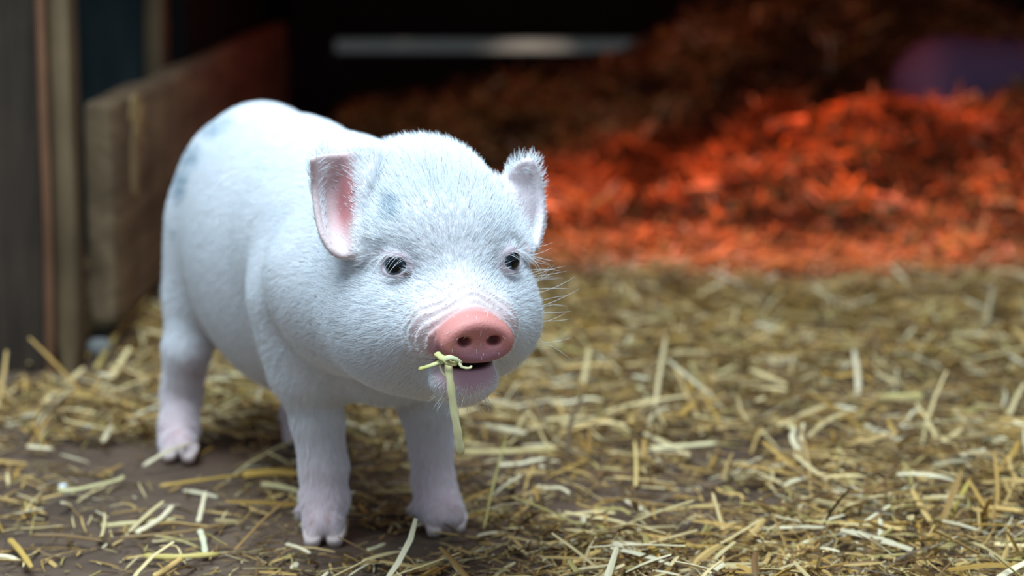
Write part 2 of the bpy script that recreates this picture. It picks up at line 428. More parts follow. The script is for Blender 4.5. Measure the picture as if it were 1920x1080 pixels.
# thighs and hind legs
hn = [at(415, 430, 1.585), at(384, 555, 1.583), at(352, 650, 1.572), at(341, 735, 1.585), at(336, 800, 1.577), at(334, 838, 1.566)]
PF.ell(at(418, 430, 1.583), (0.048, 0.026, 0.058), RB, 0.02)
PF.chain(hn, [0.030, 0.0265, 0.0150, 0.0122, 0.0124, 0.0118], 0.004, 0.02)
def toes(l, r, top, rad, k=0.005):
    """two cloven toes: l and r ground points, top the fetlock"""
    for q in (l, r):
        q = np.array(q); m = top * 0.52 + q * 0.48; m[2] = max(m[2], 0.011); q2 = q.copy(); q2[2] = rad * 0.62
        PF.cone(top, m, rad * 1.05, rad * 0.88, 0.004); PF.cone(m, q2, rad * 0.88, rad * 0.50, 0.0012)
hoof_l = []
def toe_pair(pl, pr, top, rad):
    a = ground(*pl); b_ = ground(*pr); toes(a, b_, np.array(top, float), rad); hoof_l.extend([a, b_])
toe_pair((318, 866), (354, 868), at(333, 838, 1.566), 0.0082)
hf2 = [B(0.0, 0.045, 0.14), B(-0.010, 0.050, 0.085), B(0.000, 0.049, 0.045), np.array([-0.143, 1.63, 0.020])]
hf_foot = ground(560, 836)
hf2[-1] = np.array([hf_foot[0] - 0.001, hf_foot[1] + 0.012, 0.020])
PF.chain(hf2, [0.034, 0.019, 0.0125, 0.0118], 0.004, 0.02)
toe_pair((545, 836), (577, 834), hf2[-1], 0.0082)
# front legs
fn = [at(572, 560, 1.350), at(580, 690, 1.352), at(594, 780, 1.352), at(606, 870, 1.352), at(608, 935, 1.350), at(606, 975, 1.342)]
PF.ell(at(588, 560, 1.355), (0.036, 0.020, 0.050), RB, 0.02)
PF.chain(fn, [0.028, 0.0200, 0.0142, 0.0124, 0.0128, 0.0112], 0.004, 0.025)
toe_pair((586, 1027), (628, 1025), at(606, 975, 1.342), 0.0080)
ff = [at(790, 640, 1.365), at(800, 750, 1.372), at(808, 830, 1.378), at(812, 900, 1.378), at(822, 948, 1.372), at(832, 968, 1.362)]
PF.chain(ff, [0.026, 0.0160, 0.0118, 0.0112, 0.0124, 0.0110], 0.004, 0.02)
toe_pair((815, 1006), (858, 1000), at(832, 968, 1.362), 0.0080)
for px, py, Yd in ((562, 960, 1.362), (775, 955, 1.378), (303, 825, 1.59)):     # dewclaws
    q = at(px, py, Yd); PF.cone(q + [0.006, 0, 0.006], q, 0.005, 0.003, 0.003)
# tail
tl = [B(-0.070, 0.004, 0.185), B(-0.085, 0.010, 0.178), B(-0.092, 0.018, 0.160), B(-0.086, 0.012, 0.145)]
PF.chain(tl, [0.006, 0.0042, 0.003, 0.002], 0.004, 0.01)
# head
PF.ell(H(-0.008, -0.006, 0.010), (0.054, 0.042, 0.046), RH, 0.015)
PF.cone(at(600, 520, 1.310), H(0.000, -0.024, -0.024), 0.028, 0.027, 0.02)
PF.cone(at(640, 595, 1.30), H(0.015, -0.012, -0.038), 0.026, 0.022, 0.02)
PF.ell(H(0.016, 0, 0.008), (0.036, 0.036, 0.036), RH, 0.015)            # brow
for sgn in (-1, 1):
    PF.ell(H(0.004, sgn * 0.025, -0.027), (0.046, 0.0265 if sgn > 0 else 0.028, 0.032), RH, 0.015)
    PF.cone(H(0.030, sgn * 0.020, -0.026), H(0.064, sgn * 0.011, -0.030), 0.022, 0.010, 0.012)
PF.ell(H(-0.004, 0, -0.036), (0.046, 0.034, 0.030), RH, 0.015)          # throat
for sgn in (-1, 1):
    PF.ell(H(0.058, sgn * 0.0185, -0.0255), (0.014, 0.0095, 0.0135), RH, 0.005)   # puffed upper lip
PF.cone(H(0.022, 0, -0.010), H(0.070, 0, -0.026), 0.034, 0.0150, 0.012)
# lower jaw
PF.cone(H(0.010, 0, -0.044), H(0.058, 0, -0.0535), 0.023, 0.0115, 0.010)
PF.ell(H(0.0635, 0.0, -0.0515), (0.0125, 0.0165, 0.0086), rot(hs, 8), 0.009)
# snout disc
RS = rot(hs, 14)                                                       # disc faces slightly down
sc = H(0.082, 0.0015, -0.0275)
sf = RS[:, 0]; su = RS[:, 2]
def superdisc(c, R, rt, hw, hh, rad, k, cut=False):
    c = np.asarray(c, float); m = max(hw, hh) + 0.012
    sl, P = PF.sub(c - m, c + m); q = (P - c) @ R
    q[..., 1] = q[..., 1] * (1 + 9.0 * q[..., 2]); r_ = np.sqrt((q[..., 1] / hw) ** 2 + (q[..., 2] / hh) ** 2) + 1e-9
    dr = (r_ - 1) * np.sqrt(q[..., 1] ** 2 + q[..., 2] ** 2) / r_
    dx = np.abs(q[..., 0]) - rt
    a = np.maximum(dr + rad, 0); b_ = np.maximum(dx + rad, 0)
    d = np.sqrt(a * a + b_ * b_) + np.minimum(np.maximum(dr, dx) + rad, 0) - rad
    (PF.cut if cut else PF.union)(sl, d.astype(np.float32), k)
superdisc(sc, RS, 0.0070, 0.0183, 0.0120, 0.0048, 0.004)
PF.ell(sc + sf * 0.0165, (0.0098, 0.0145, 0.0092), RS, 0.004, cut=True)      # shallow dish
for sgn in (-1, 1):
    PF.ell(sc + sf * 0.0085 + sgn * hs * 0.0073 + su * 0.0008, (0.0075, 0.0038, 0.0026), rot(sf, sgn * 14, RS), 0.0016, cut=True)
# mouth slot
mq = H(0.072, 0.002, -0.0417)
PF.ell(mq, (0.024, 0.0150, 0.0027), rot(hs, 3), 0.0010, cut=True)
PF.ell(H(0.052, 0, -0.0395), (0.025, 0.0225, 0.0012), rot(hs, 3), 0.0014, cut=True)
# wrinkles behind the disc, over the top and down the sides
sl, P = PF.sub(sc - 0.045, sc + 0.045)
q = (P - sc) @ RS
rad_ = np.sqrt(q[..., 1] ** 2 + q[..., 2] ** 2); ang = np.arctan2(q[..., 2], q[..., 1])
bk = -q[..., 0]                                                         # distance behind the disc
ph = bk + 0.0022 * np.sin(ang * 3 + 0.7) + 0.0012 * vnoise(q[..., 1] * 120 + 9, q[..., 2] * 120 + 9)
ph = ph + 0.0022 * vnoise(q[..., 0] * 160 + 3, q[..., 1] * 160 + 5, q[..., 2] * 160)
wr = 0.0008 * (0.35 + 0.9 * vnoise(q[..., 1] * 90 + 30, q[..., 2] * 90 + 8)) * np.sin(ph * 2 * np.pi / 0.0047 + 0.4) * sstep(0.004, 0.008, bk) * (1 - sstep(0.018, 0.028, bk)) * sstep(-0.3, 0.15, np.sin(ang) + 0.35)
PF.f[sl] += (wr * (rad_ < 0.04)).astype(np.float32)
# eyes: lids in the body, balls separate
EY = []
for sgn in (-1, 1):
    n = math.cos(math.radians(42)) * hf + sgn * math.sin(math.radians(42)) * hs + 0.05 * hu; n /= np.linalg.norm(n)
    t = np.cross(hu, n); t /= np.linalg.norm(t); u = np.cross(n, t)
    R = np.stack([n, t, u], 1)
    s0 = H(0.0425, sgn * 0.0305, 0.004)
    c = s0 - n * 0.0065
    EY.append((c, R, sgn))
    PF.ell(s0 + n * 0.004, (0.0080, 0.012, 0.008), R, 0.010, cut=True)      # hollow around the eye
    PF.ell(c, (0.0098, 0.0098, 0.0094), R, 0.004)
    PF.ell(c + n * 0.0085 - u * 0.0003, (0.0085, 0.0069, 0.0041), np.stack([n, (t + 0.12 * sgn * u), u], 1), 0.0012, cut=True)
# ears
def grid(rows): return [[at(*q) for q in r] for r in rows]
near_ear = grid([[(700, 296, 1.222), (690, 345, 1.212), (682, 400, 1.206), (680, 442, 1.200), (676, 472, 1.197)],
                 [(650, 294, 1.222), (646, 345, 1.222), (645, 400, 1.217), (648, 442, 1.207), (656, 478, 1.198)],
                 [(612, 295, 1.216), (611, 348, 1.222), (613, 402, 1.216), (622, 448, 1.205), (638, 479, 1.198)],
                 [(587, 300, 1.206), (589, 350, 1.210), (595, 402, 1.206), (605, 442, 1.201), (622, 470, 1.198)]])
NE = PF.sheet(near_ear, [[0.0040] * 5, [0.0024] * 5, [0.0020] * 5, [0.0018] * 5], 0.006)
far_ear = grid([[(918, 360, 1.236), (938, 390, 1.228), (955, 420, 1.226), (970, 446, 1.222), (985, 470, 1.220)],
                [(950, 336, 1.246), (970, 362, 1.243), (982, 395, 1.241), (990, 428, 1.240), (994, 462, 1.230)],
                [(976, 308, 1.240), (993, 335, 1.243), (1003, 375, 1.242), (1007, 420, 1.242), (1003, 462, 1.232)],
                [(996, 302, 1.238), (1010, 330, 1.240), (1016, 375, 1.240), (1015, 420, 1.236), (1006, 462, 1.230)]])
FE = PF.sheet(far_ear, [[0.0040] * 5, [0.0024] * 5, [0.0020] * 5, [0.0018] * 5], 0.006)

PV, PFa = PF.mesh()
PV = smooth_verts(PV, PFa, 2, 0.5)
PN = vnormals(PV, PFa)
print('piglet verts', len(PV))

# pigment: white skin showing pink where the coat is thin, plus some painted shade
def ball(P, c, r, R=None):
    q = P - np.asarray(c)
    if R is not None: q = q @ R
    return np.clip(1.0 - np.sqrt(((q / np.asarray(r)) ** 2).sum(1)), 0, 1)
def mixc(C, col, w): return C + (np.asarray(col) - C) * np.clip(w, 0, 1)[:, None]
C = np.tile(np.array([0.80, 0.74, 0.74]), (len(PV), 1))
hq = (PV - O) @ RH
sq = (PV - sc) @ RS
is_disc = (sq[:, 0] > -0.0105) & (np.abs(sq[:, 1]) < 0.021) & (np.abs(sq[:, 2]) < 0.0155)
wd = sstep(-0.012, -0.003, sq[:, 0]) * (np.abs(sq[:, 1]) < 0.022) * (sq[:, 2] > -0.0148)
C = mixc(C, (0.72, 0.55, 0.53), 1.0 * sstep(-0.034, -0.012, sq[:, 0]) * (np.abs(sq[:, 1]) < 0.03) * sstep(-0.02, 0.0, sq[:, 2] + 0.02))
C = mixc(C, (0.64, 0.235, 0.20), wd)
C = mixc(C, (0.42, 0.20, 0.26), wd * sstep(0.001, -0.009, sq[:, 2]) * 0.8)           # lower half paler purple
for sgn in (-1, 1):
    C = mixc(C, (0.16, 0.03, 0.03), 2.2 * ball(PV, sc + sf * 0.0060 + sgn * hs * 0.0073 + su * 0.0008, (0.008, 0.0042, 0.0036), RS))
C = mixc(C, (0.66, 0.38, 0.42), 1.8 * ball(PV, H(0.073, 0, -0.047), (0.022, 0.021, 0.011), RH) * (wd < 0.5))     # lower lip
C = mixc(C, (0.05, 0.012, 0.012), 3 * ball(PV, H(0.064, 0.001, -0.0418), (0.0200, 0.0180, 0.0042), RH))  # mouth opening darkened in the skin colour, standing in for shade
# ear insides
earw = np.zeros(len(PV))
for pts, cc, nn, rr_ in ((NE, at(648, 395, 1.213), None, 0.030), (FE, at(985, 395, 1.245), None, 0.020)):
    pass
front = PN @ np.array([0.0, -1.0, 0.0])
px_ = 960 + FPX * PV[:, 0] / (PV[:, 1] * math.cos(PITCH) + (CAMH - PV[:, 2]) * math.sin(PITCH))
def near_pts(V, Pts, rad, lo, hi):
    m = np.all((V > lo) & (V < hi), 1); idx_ = np.where(m)[0]; out = np.zeros(len(V), bool)
    S_ = Pts[::3]
    for i in range(0, len(idx_), 2000):
        j = idx_[i:i + 2000]; d = ((V[j][:, None] - S_[None]) ** 2).sum(-1).min(1); out[j] = d < rad ** 2
    return out
n_ear = near_pts(PV, NE, 0.0046, NE.min(0) - 0.005, NE.max(0) + 0.005)
f_ear = near_pts(PV, FE, 0.0046, FE.min(0) - 0.005, FE.max(0) + 0.005)
e1 = n_ear * sstep(0.05, 0.5, front); e2 = f_ear * sstep(0.1, 0.6, front + 0.5 * PN[:, 0] * 0)
pxm = sstep(672, 655, px_)
C = mixc(C, (0.66, 0.47, 0.45), e1 * 0.85 * pxm)
C = mixc(C, (0.50, 0.20, 0.20), e1 * 1.6 * ball(PV, at(652, 378, 1.216), (0.0105, 0.02, 0.030)))
C = mixc(C, (0.80, 0.62, 0.64), e2 * 0.6)
# bluish smudges on forehead, rump, spine
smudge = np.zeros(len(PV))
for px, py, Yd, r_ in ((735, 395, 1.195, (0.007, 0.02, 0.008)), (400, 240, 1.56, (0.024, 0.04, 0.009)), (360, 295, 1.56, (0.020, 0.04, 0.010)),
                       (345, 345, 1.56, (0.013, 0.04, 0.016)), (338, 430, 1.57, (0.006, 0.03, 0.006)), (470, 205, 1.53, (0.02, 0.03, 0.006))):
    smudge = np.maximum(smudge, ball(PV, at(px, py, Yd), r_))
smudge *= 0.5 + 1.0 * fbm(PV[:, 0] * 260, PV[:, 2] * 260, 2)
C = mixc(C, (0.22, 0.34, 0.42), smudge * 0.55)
# legs and hooves
hoofw = np.zeros(len(PV))
for q in hoof_l:
    hoofw = np.maximum(hoofw, (np.linalg.norm((PV - q)[:, :2], axis=1) < 0.013) * sstep(0.0125, 0.0085, PV[:, 2]))
legw = sstep(0.075, 0.02, PV[:, 2])
C = mixc(C, (0.74, 0.48, 0.48), legw * 0.8)
C = mixc(C, (0.66, 0.50, 0.47), hoofw)
coronet = sstep(0.010, 0.0145, PV[:, 2]) * sstep(0.024, 0.017, PV[:, 2])
C = mixc(C, (0.42, 0.17, 0.15), coronet * 0.45 * sstep(0.35, 0.7, fbm(PV[:, 0] * 200, PV[:, 1] * 200, 2)))
C = mixc(C, (0.26, 0.20, 0.16), sstep(0.012, 0.002, PV[:, 2]) * 0.5 * fbm(PV[:, 0] * 300, PV[:, 1] * 300, 2))   # dirt on the hooves
C = mixc(C, (0.42, 0.20, 0.22), 1.5 * ball(PV, at(372, 690, 1.56), (0.012, 0.03, 0.022)))                       # inner-thigh shadow put into the skin colour
# skin around the eyes
for c, R, sgn in EY:
    C = mixc(C, (0.66, 0.54, 0.57), 1.8 * ball(PV, c + R[:, 0] * 0.006, (0.012, 0.0175, 0.013), R))
    q = (PV - c) @ R
    rim = np.sqrt((q[:, 1] / 0.0078) ** 2 + (q[:, 2] / 0.0058) ** 2)
    C = mixc(C, (0.30, 0.20, 0.22), 0.8 * (q[:, 0] > 0.002) * np.exp(-((rim - 1.0) / 0.16) ** 2) * sstep(-0.004, 0.002, q[:, 2]))
    C = mixc(C, (0.16, 0.07, 0.05), 1.6 * ball(PV, c + R[:, 0] * 0.006 - sgn * R[:, 1] * 0.0072 - R[:, 2] * 0.0048, (0.005, 0.0030, 0.0024), R) * (sgn < 0) * (0.4 + 1.2 * vnoise(PV[:, 0] * 900, PV[:, 1] * 900, PV[:, 2] * 900)))

pig = bpy.data.objects.new('piglet', None); COL.objects.link(pig); pig.location = (*(HO + 0.126 * bf), 0)
tag(pig, 'small white piglet standing on the straw with a stalk in its mouth', 'piglet')
PIGI = Matrix.Translation(-pig.location)
body = link('body', mesh_np('piglet_body', PV - np.array(pig.location), PFa, col=C), M_skin, pig)
POFF = np.array(pig.location)

# eyeballs
def eye_mat():
    m, nt, p = nodes('dark_wet_eye')
    a = nt.nodes.new('ShaderNodeAttribute'); a.attribute_name = 'tint'
    nt.links.new(a.outputs['Color'], p.inputs['Base Color'])
    p.inputs['Roughness'].default_value = 0.06; p.inputs['Specular IOR Level'].default_value = 0.35
    p.inputs['Coat Weight'].default_value = 0.15; p.inputs['Coat Roughness'].default_value = 0.02
    return m
M_eye = eye_mat()
for c, R, sgn in EY:
    n = 48
    th = np.linspace(0, np.pi, n); ph = np.linspace(0, 2 * np.pi, 2 * n, endpoint=False)
    T, Pp = np.meshgrid(th, ph, indexing='ij')
    d = np.stack([np.cos(T), np.sin(T) * np.cos(Pp), np.sin(T) * np.sin(Pp)], -1)
    rr = 0.0084 + 0.0007 * sstep(0.75, 0.95, d[..., 0])
    Vv = (d * rr[..., None]).reshape(-1, 3) @ R.T + c - POFF
    look = np.array([0.93, -sgn * 0.10 if sgn < 0 else -0.05, 0.02]); look /= np.linalg.norm(look)
    dd = d.reshape(-1, 3) @ look
    cc = np.tile(np.array([0.62, 0.70, 0.78]), (len(dd), 1))
    cc = mixc(cc, (0.020, 0.035, 0.055), sstep(0.66, 0.70, dd)); cc = mixc(cc, (0.002, 0.003, 0.004), sstep(0.86, 0.90, dd))
    I = np.arange(len(Vv)).reshape(n, 2 * n)
    F = np.stack([I[:-1], np.roll(I, -1, 1)[:-1], np.roll(I, -1, 1)[1:], I[1:]], -1).reshape(-1, 4)
    link('eye', mesh_np('eye', Vv, F, col=cc), M_eye, pig)

# hooves: pale horn shells over the toe tips
for q in hoof_l:
    pass
for i in range(0, len(hoof_l), 2):
    top = (np.array(hoof_l[i]) + np.array(hoof_l[i + 1])) / 2; side = np.array(hoof_l[i + 1]) - np.array(hoof_l[i]); side[2] = 0; side /= np.linalg.norm(side)
    for q in (hoof_l[i], hoof_l[i + 1]):
        q = np.array(q)
        G = Field(np.arange(q[0] - 0.016, q[0] + 0.016, 0.0009), np.arange(q[1] - 0.016, q[1] + 0.020, 0.0009), np.arange(-0.002, 0.016, 0.0009))
        G.cone(q + [0, 0.0045, 0.0110], [q[0], q[1] - 0.0022, 0.0042], 0.0066, 0.0047, 0.002)
        sl, P_ = G.sub([-9, -9, -9], [9, 9, 9]); G.f = np.maximum(G.f, P_[..., 2] - 0.0080 - 0.35 * (P_[..., 1] - q[1])).astype(np.float32)
        G.f = np.maximum(G.f, 0.0002 - P_[..., 2]).astype(np.float32)
        hv, hf_ = G.mesh(); hv = smooth_verts(hv, hf_, 1)
        hc = np.tile([0.66, 0.50, 0.45], (len(hv), 1)); hc = mixc(hc, (0.22, 0.16, 0.12), sstep(0.006, 0.001, hv[:, 2]) * 0.8 * fbm(hv[:, 0] * 400, hv[:, 1] * 400, 2))
        link('hoof', mesh_np('hoof', hv - POFF, hf_, col=hc), M_skin, pig)

# fur
def hair_object(name, root, pts, rad, tint, mat, parent):
    """pts (n, k, 3) world, rad (n, k), tint (n, 3)"""
    n, k, _ = pts.shape
    cu = bpy.data.hair_curves.new(name)
    cu.add_curves([k] * n)
    cu.attributes['position'].data.foreach_set('vector', (pts - root).astype(np.float32).ravel())
    ra = cu.attributes.get('radius') or cu.attributes.new('radius', 'FLOAT', 'POINT')
    ra.data.foreach_set('value', rad.astype(np.float32).ravel())
    ta = cu.attributes.new('tint', 'FLOAT_COLOR', 'CURVE')
    c = np.ones((n, 4), np.float32); c[:, :3] = tint
    ta.data.foreach_set('color', c.ravel())
    cu.materials.append(mat)
    o = bpy.data.objects.new(name, cu); COL.objects.link(o); o.parent = parent
    return o
def coat(V, F, N, dens, total):
    tri = np.concatenate([F[:, [0, 1, 2]], F[:, [0, 2, 3]]])
    a = np.linalg.norm(np.cross(V[tri[:, 1]] - V[tri[:, 0]], V[tri[:, 2]] - V[tri[:, 0]]), axis=1) * dens[tri].mean(1)
    t = rng.choice(len(tri), total, p=a / a.sum())
    u = rng.random((total, 2)); m = u.sum(1) > 1; u[m] = 1 - u[m]
    w_ = np.stack([1 - u.sum(1), u[:, 0], u[:, 1]], -1)
    P = (V[tri[t]] * w_[..., None]).sum(1); Nn = (N[tri[t]] * w_[..., None]).sum(1); Nn /= np.linalg.norm(Nn, axis=1, keepdims=True) + 1e-9
    return P, Nn, tri[t], w_
dens = np.ones(len(PV))
dens *= 1 - 0.96 * np.clip(sstep(-0.012, -0.008, sq[:, 0]) * (np.abs(sq[:, 1]) < 0.022) * (sq[:, 2] > -0.0150), 0, 1)
dens *= 1 - 0.75 * sstep(-0.030, -0.012, sq[:, 0]) * (np.abs(sq[:, 1]) < 0.028) * (sq[:, 2] > -0.010)
dens *= 1 - 0.6 * np.clip(2.0 * ball(PV, H(0.074, 0, -0.046), (0.02, 0.02, 0.014), RH), 0, 1)
dens *= 1 - np.clip(5.0 * ball(PV, H(0.074, 0, -0.0435), (0.022, 0.020, 0.0085), RH), 0, 1)
dens *= 1 - 0.94 * e1 * pxm; dens *= 1 - 0.6 * e2
dens *= 1 - hoofw
dens *= 1 - 0.3 * legw
inhead = sstep(-0.06, -0.02, hq[:, 0])
dens *= 1 + 0.6 * inhead
for c, R, sgn in EY:
    q = (PV - c) @ R
    dens *= np.where((q[:, 0] > 0.001) & (np.abs(q[:, 1]) < 0.0080) & (np.abs(q[:, 2]) < 0.0063), 0.0, 1.0)
    dens *= 1 - 0.5 * np.clip(2 * ball(PV, c + R[:, 0] * 0.006, (0.012, 0.016, 0.012), R), 0, 1)
NH = 300000
P, Nn, tri_, w_ = coat(PV, PFa, PN, dens, NH)
def carry(A): return (A[tri_] * w_).sum(1)
hp = (P - O) @ RH
# flow: away from the snout over the head, back and down over the trunk, down the legs
fh = P - H(0.098, 0, -0.012)
fh = fh / np.linalg.norm(fh, axis=1, keepdims=True)
fb = np.array([-bf[0], -bf[1], -0.55]); fb = fb / np.linalg.norm(fb)
wl = sstep(0.10, 0.06, P[:, 2])[:, None]
fb = fb * (1 - wl) + np.array([0, 0, -1.0]) * wl
wh = sstep(-0.075, -0.01, hp[:, 0])[:, None] * (P[:, 2] > 0.105)[:, None]
fl = fb * (1 - wh) + fh * wh
crown = sstep(0.030, 0.052, hp[:, 2]) * sstep(-0.10, -0.04, hp[:, 0])
fl = fl - (fl * Nn).sum(1, keepdims=True) * Nn
fl /= np.linalg.norm(fl, axis=1, keepdims=True) + 1e-9
jit = rng.normal(0, 0.20, (NH, 3)); fl = fl + jit; fl = fl - (fl * Nn).sum(1, keepdims=True) * Nn; fl /= np.linalg.norm(fl, axis=1, keepdims=True) + 1e-9
earv = carry((n_ear | f_ear).astype(float)); ef = carry(e1 + e2)
Lg = 0.0050 * (0.7 + 0.6 * rng.random(NH))
Lg *= 1 + 0.8 * crown; Lg *= 1 - 0.35 * earv; Lg *= 1 - 0.4 * np.clip(ef, 0, 1)
mz = sstep(0.035, 0.07, hp[:, 0]); Lg *= 1 - 0.55 * mz
Lg *= 1 - 0.3 * sstep(0.04, 0.01, P[:, 2])
lift = 0.36 + 0.20 * rng.random(NH) + 0.55 * crown
ts = np.array([0, 0.35, 0.7, 1.0])
pts = np.stack([P + (fl * (Lg * t)[:, None] * (1 + 0.15 * t)) + Nn * (Lg * (lift * t - 0.22 * lift * t * t))[:, None] - Nn * 0.0002 for t in ts], 1)
rad = np.stack([np.full(NH, 0.000085), np.full(NH, 0.000080), np.full(NH, 0.000055), np.full(NH, 0.000012)], 1)
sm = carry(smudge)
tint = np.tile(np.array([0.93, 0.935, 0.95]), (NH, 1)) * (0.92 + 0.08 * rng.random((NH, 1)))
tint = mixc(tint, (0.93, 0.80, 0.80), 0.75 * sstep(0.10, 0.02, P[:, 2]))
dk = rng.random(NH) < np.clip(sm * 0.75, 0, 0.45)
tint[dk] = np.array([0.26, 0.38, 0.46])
dk2 = (rng.random(NH) < 0.035 * sstep(-0.02, 0.02, hp[:, 0]) * (hp[:, 2] > -0.01))
tint[dk2] = np.array([0.28, 0.27, 0.27])
fur = hair_object('fur', POFF, pts, rad, tint, M_fur, pig); fur['kind'] = 'stuff'

# lashes and whiskers (long single hairs)
lp = []; 
def arc(root, d, L, bend, k=7, r0=0.00011):
    d = np.asarray(d, float); d /= np.linalg.norm(d)
    return np.array([root + d * L * t + np.asarray(bend) * L * t * t for t in np.linspace(0, 1, k)])
for c, R, sgn in EY:
    n_, t_, u_ = R[:, 0], R[:, 1], R[:, 2]; L_ = []
    for i in range(17):
        a = (i / 16 - 0.5) * 2; row = rng.random() * 0.0008
        root = c + n_ * (0.0088 - 0.0022 * a * a) + t_ * a * 0.0064 + u_ * (0.0052 - 0.0024 * a * a + row)
        out = sgn * t_
        L_.append(arc(root, n_ * 0.85 + out * (0.35 + 0.3 * rng.normal()) + u_ * (0.10 + 0.2 * rng.normal()), 0.0075 + 0.004 * rng.random(), -u_ * (0.75 + 0.3 * rng.random()) + out * 0.15))
    L_ = np.array(L_); r_ = np.tile(0.65 * np.array([0.00010, 0.00010, 0.00009, 0.00008, 0.00007, 0.00005, 0.00002]), (len(L_), 1))
    hair_object('eyelashes', POFF, L_, r_, np.tile([0.92, 0.92, 0.93], (len(L_), 1)), M_fur, pig)
W_ = []
for i in range(26):      # whiskers standing off the far cheek and brow
    y_ = 455 + 190 * rng.random(); q = at(1000 - 0.02 * abs(y_ - 540), y_, 1.215)
    j = np.argmin(((PV - q) ** 2).sum(1)); W_.append(arc(PV[j], PN[j] + [0.5, 0.1, 0.25 * rng.normal()], 0.010 + 0.010 * rng.random(), [0.1, 0, 0.25 * rng.normal()]))
for i in range(14):      # brow hairs by the near ear
    q = at(690 + 30 * rng.random(), 440 + 12 * rng.random(), 1.20); j = np.argmin(((PV - q) ** 2).sum(1))
    W_.append(arc(PV[j], PN[j] * 0.3 + [-0.8, 0, 0.25 + 0.1 * rng.normal()], 0.012, [0, 0, 0.1]))
for i in range(60):      # chin bristles
    q = H(0.05 + 0.028 * rng.random(), 0.03 * (rng.random() - 0.5), -0.060); j = np.argmin(((PV - q) ** 2).sum(1))
    W_.append(arc(PV[j], PN[j] * 0.8 - hf * 0.6 + 0.3 * rng.normal(size=3), 0.005 + 0.003 * rng.random(), [0, 0, -0.2]))
W_ = np.array(W_); r_ = np.tile(np.array([0.00010, 0.00010, 0.00009, 0.00008, 0.00007, 0.00005, 0.00002]), (len(W_), 1))
hair_object('whiskers', POFF, W_, r_, np.tile([0.88, 0.86, 0.84], (len(W_), 1)), M_fur, pig)

# ------------------------------------------------------------------ straw kit
PAL = np.array([(0.66, 0.41, 0.14), (0.54, 0.30, 0.065), (0.78, 0.57, 0.27), (0.24, 0.125, 0.045), (0.50, 0.37, 0.12), (0.40, 0.22, 0.065), (0.88, 0.72, 0.45), (0.14, 0.08, 0.035)])
def ribbons(P0, D, L, Wd, Th, bend, roll, col, seg=3):
    """n flattened tubes: start P0 (n,3), unit direction D, length L, half width Wd, half thickness Th,
    bend vector (n,3), roll angle -> verts, faces, colours"""
    n = len(P0); up = np.array([0, 0, 1.0])
    side = np.cross(D, up); side /= np.linalg.norm(side, axis=1, keepdims=True) + 1e-9
    nrm = np.cross(side, D)
    s2 = side * np.cos(roll)[:, None] + nrm * np.sin(roll)[:, None]; n2 = -side * np.sin(roll)[:, None] + nrm * np.cos(roll)[:, None]
    V = []
    for i in range(seg + 1):
        t = i / seg
        c = P0 + D * (L * t)[:, None] + bend * (L * (t - t * t) * 4)[:, None]
        e = 1.0 if 0 < i < seg else 0.7
        for a, b_ in ((1, 0), (0, 1), (-1, 0), (0, -1)):
            V.append(c + s2 * (a * Wd * e)[:, None] + n2 * (b_ * Th)[:, None])
    V = np.stack(V, 1)                        # n, 4*(seg+1), 3
    m = 4 * (seg + 1); F = []
    for i in range(seg):
        for k in range(4):
            F.append((i * 4 + k, i * 4 + (k + 1) % 4, i * 4 + 4 + (k + 1) % 4, i * 4 + 4 + k))
    F += [(3, 2, 1, 0), (seg * 4, seg * 4 + 1, seg * 4 + 2, seg * 4 + 3)]
    F = (np.array(F)[None] + (np.arange(n) * m)[:, None, None]).reshape(-1, 4)
    return V.reshape(-1, 3), F, np.repeat(col, m, 0)
def colours(n, probs, k=0.15):
    c = PAL[rng.choice(len(PAL), n, p=np.array(probs) / sum(probs))]
    return c * 0.80 * (1 - k + 2 * k * rng.random((n, 1))) 
def density(x, y):                              # how much litter lies at a floor point
    d = 0.35 + 1.5 * sstep(0.38, 0.62, fbm(x * 9 + 3, y * 9 + 8, 3))
    right = sstep(-0.16, 0.10, x)
    d = d * (0.28 + 0.95 * right)
    band = np.exp(-((y - (1.76 + 0.1 * x)) / 0.075) ** 2) * (x < -0.05)
    d = d + 1.6 * band + 0.9 * (y > 1.6) * (x > -0.33)
    d = np.where((y > 1.885) & (y < 2.05) & (x < -0.315), 0.12, d)
    return np.clip(d, 0, 2.2) / 2.2
foot = np.array([q[:2] for q in hoof_l])
def scatter(n, xr, yr):
    out = []
    while sum(len(a) for a in out) < n:
        x = rng.uniform(*xr, 4 * n); y = yr[0] + (yr[1] - yr[0]) * rng.random(4 * n) ** 1.15
        m = rng.random(4 * n) < density(x, y)
        out.append(np.stack([x[m], y[m]], -1))
    return np.concatenate(out)[:n]
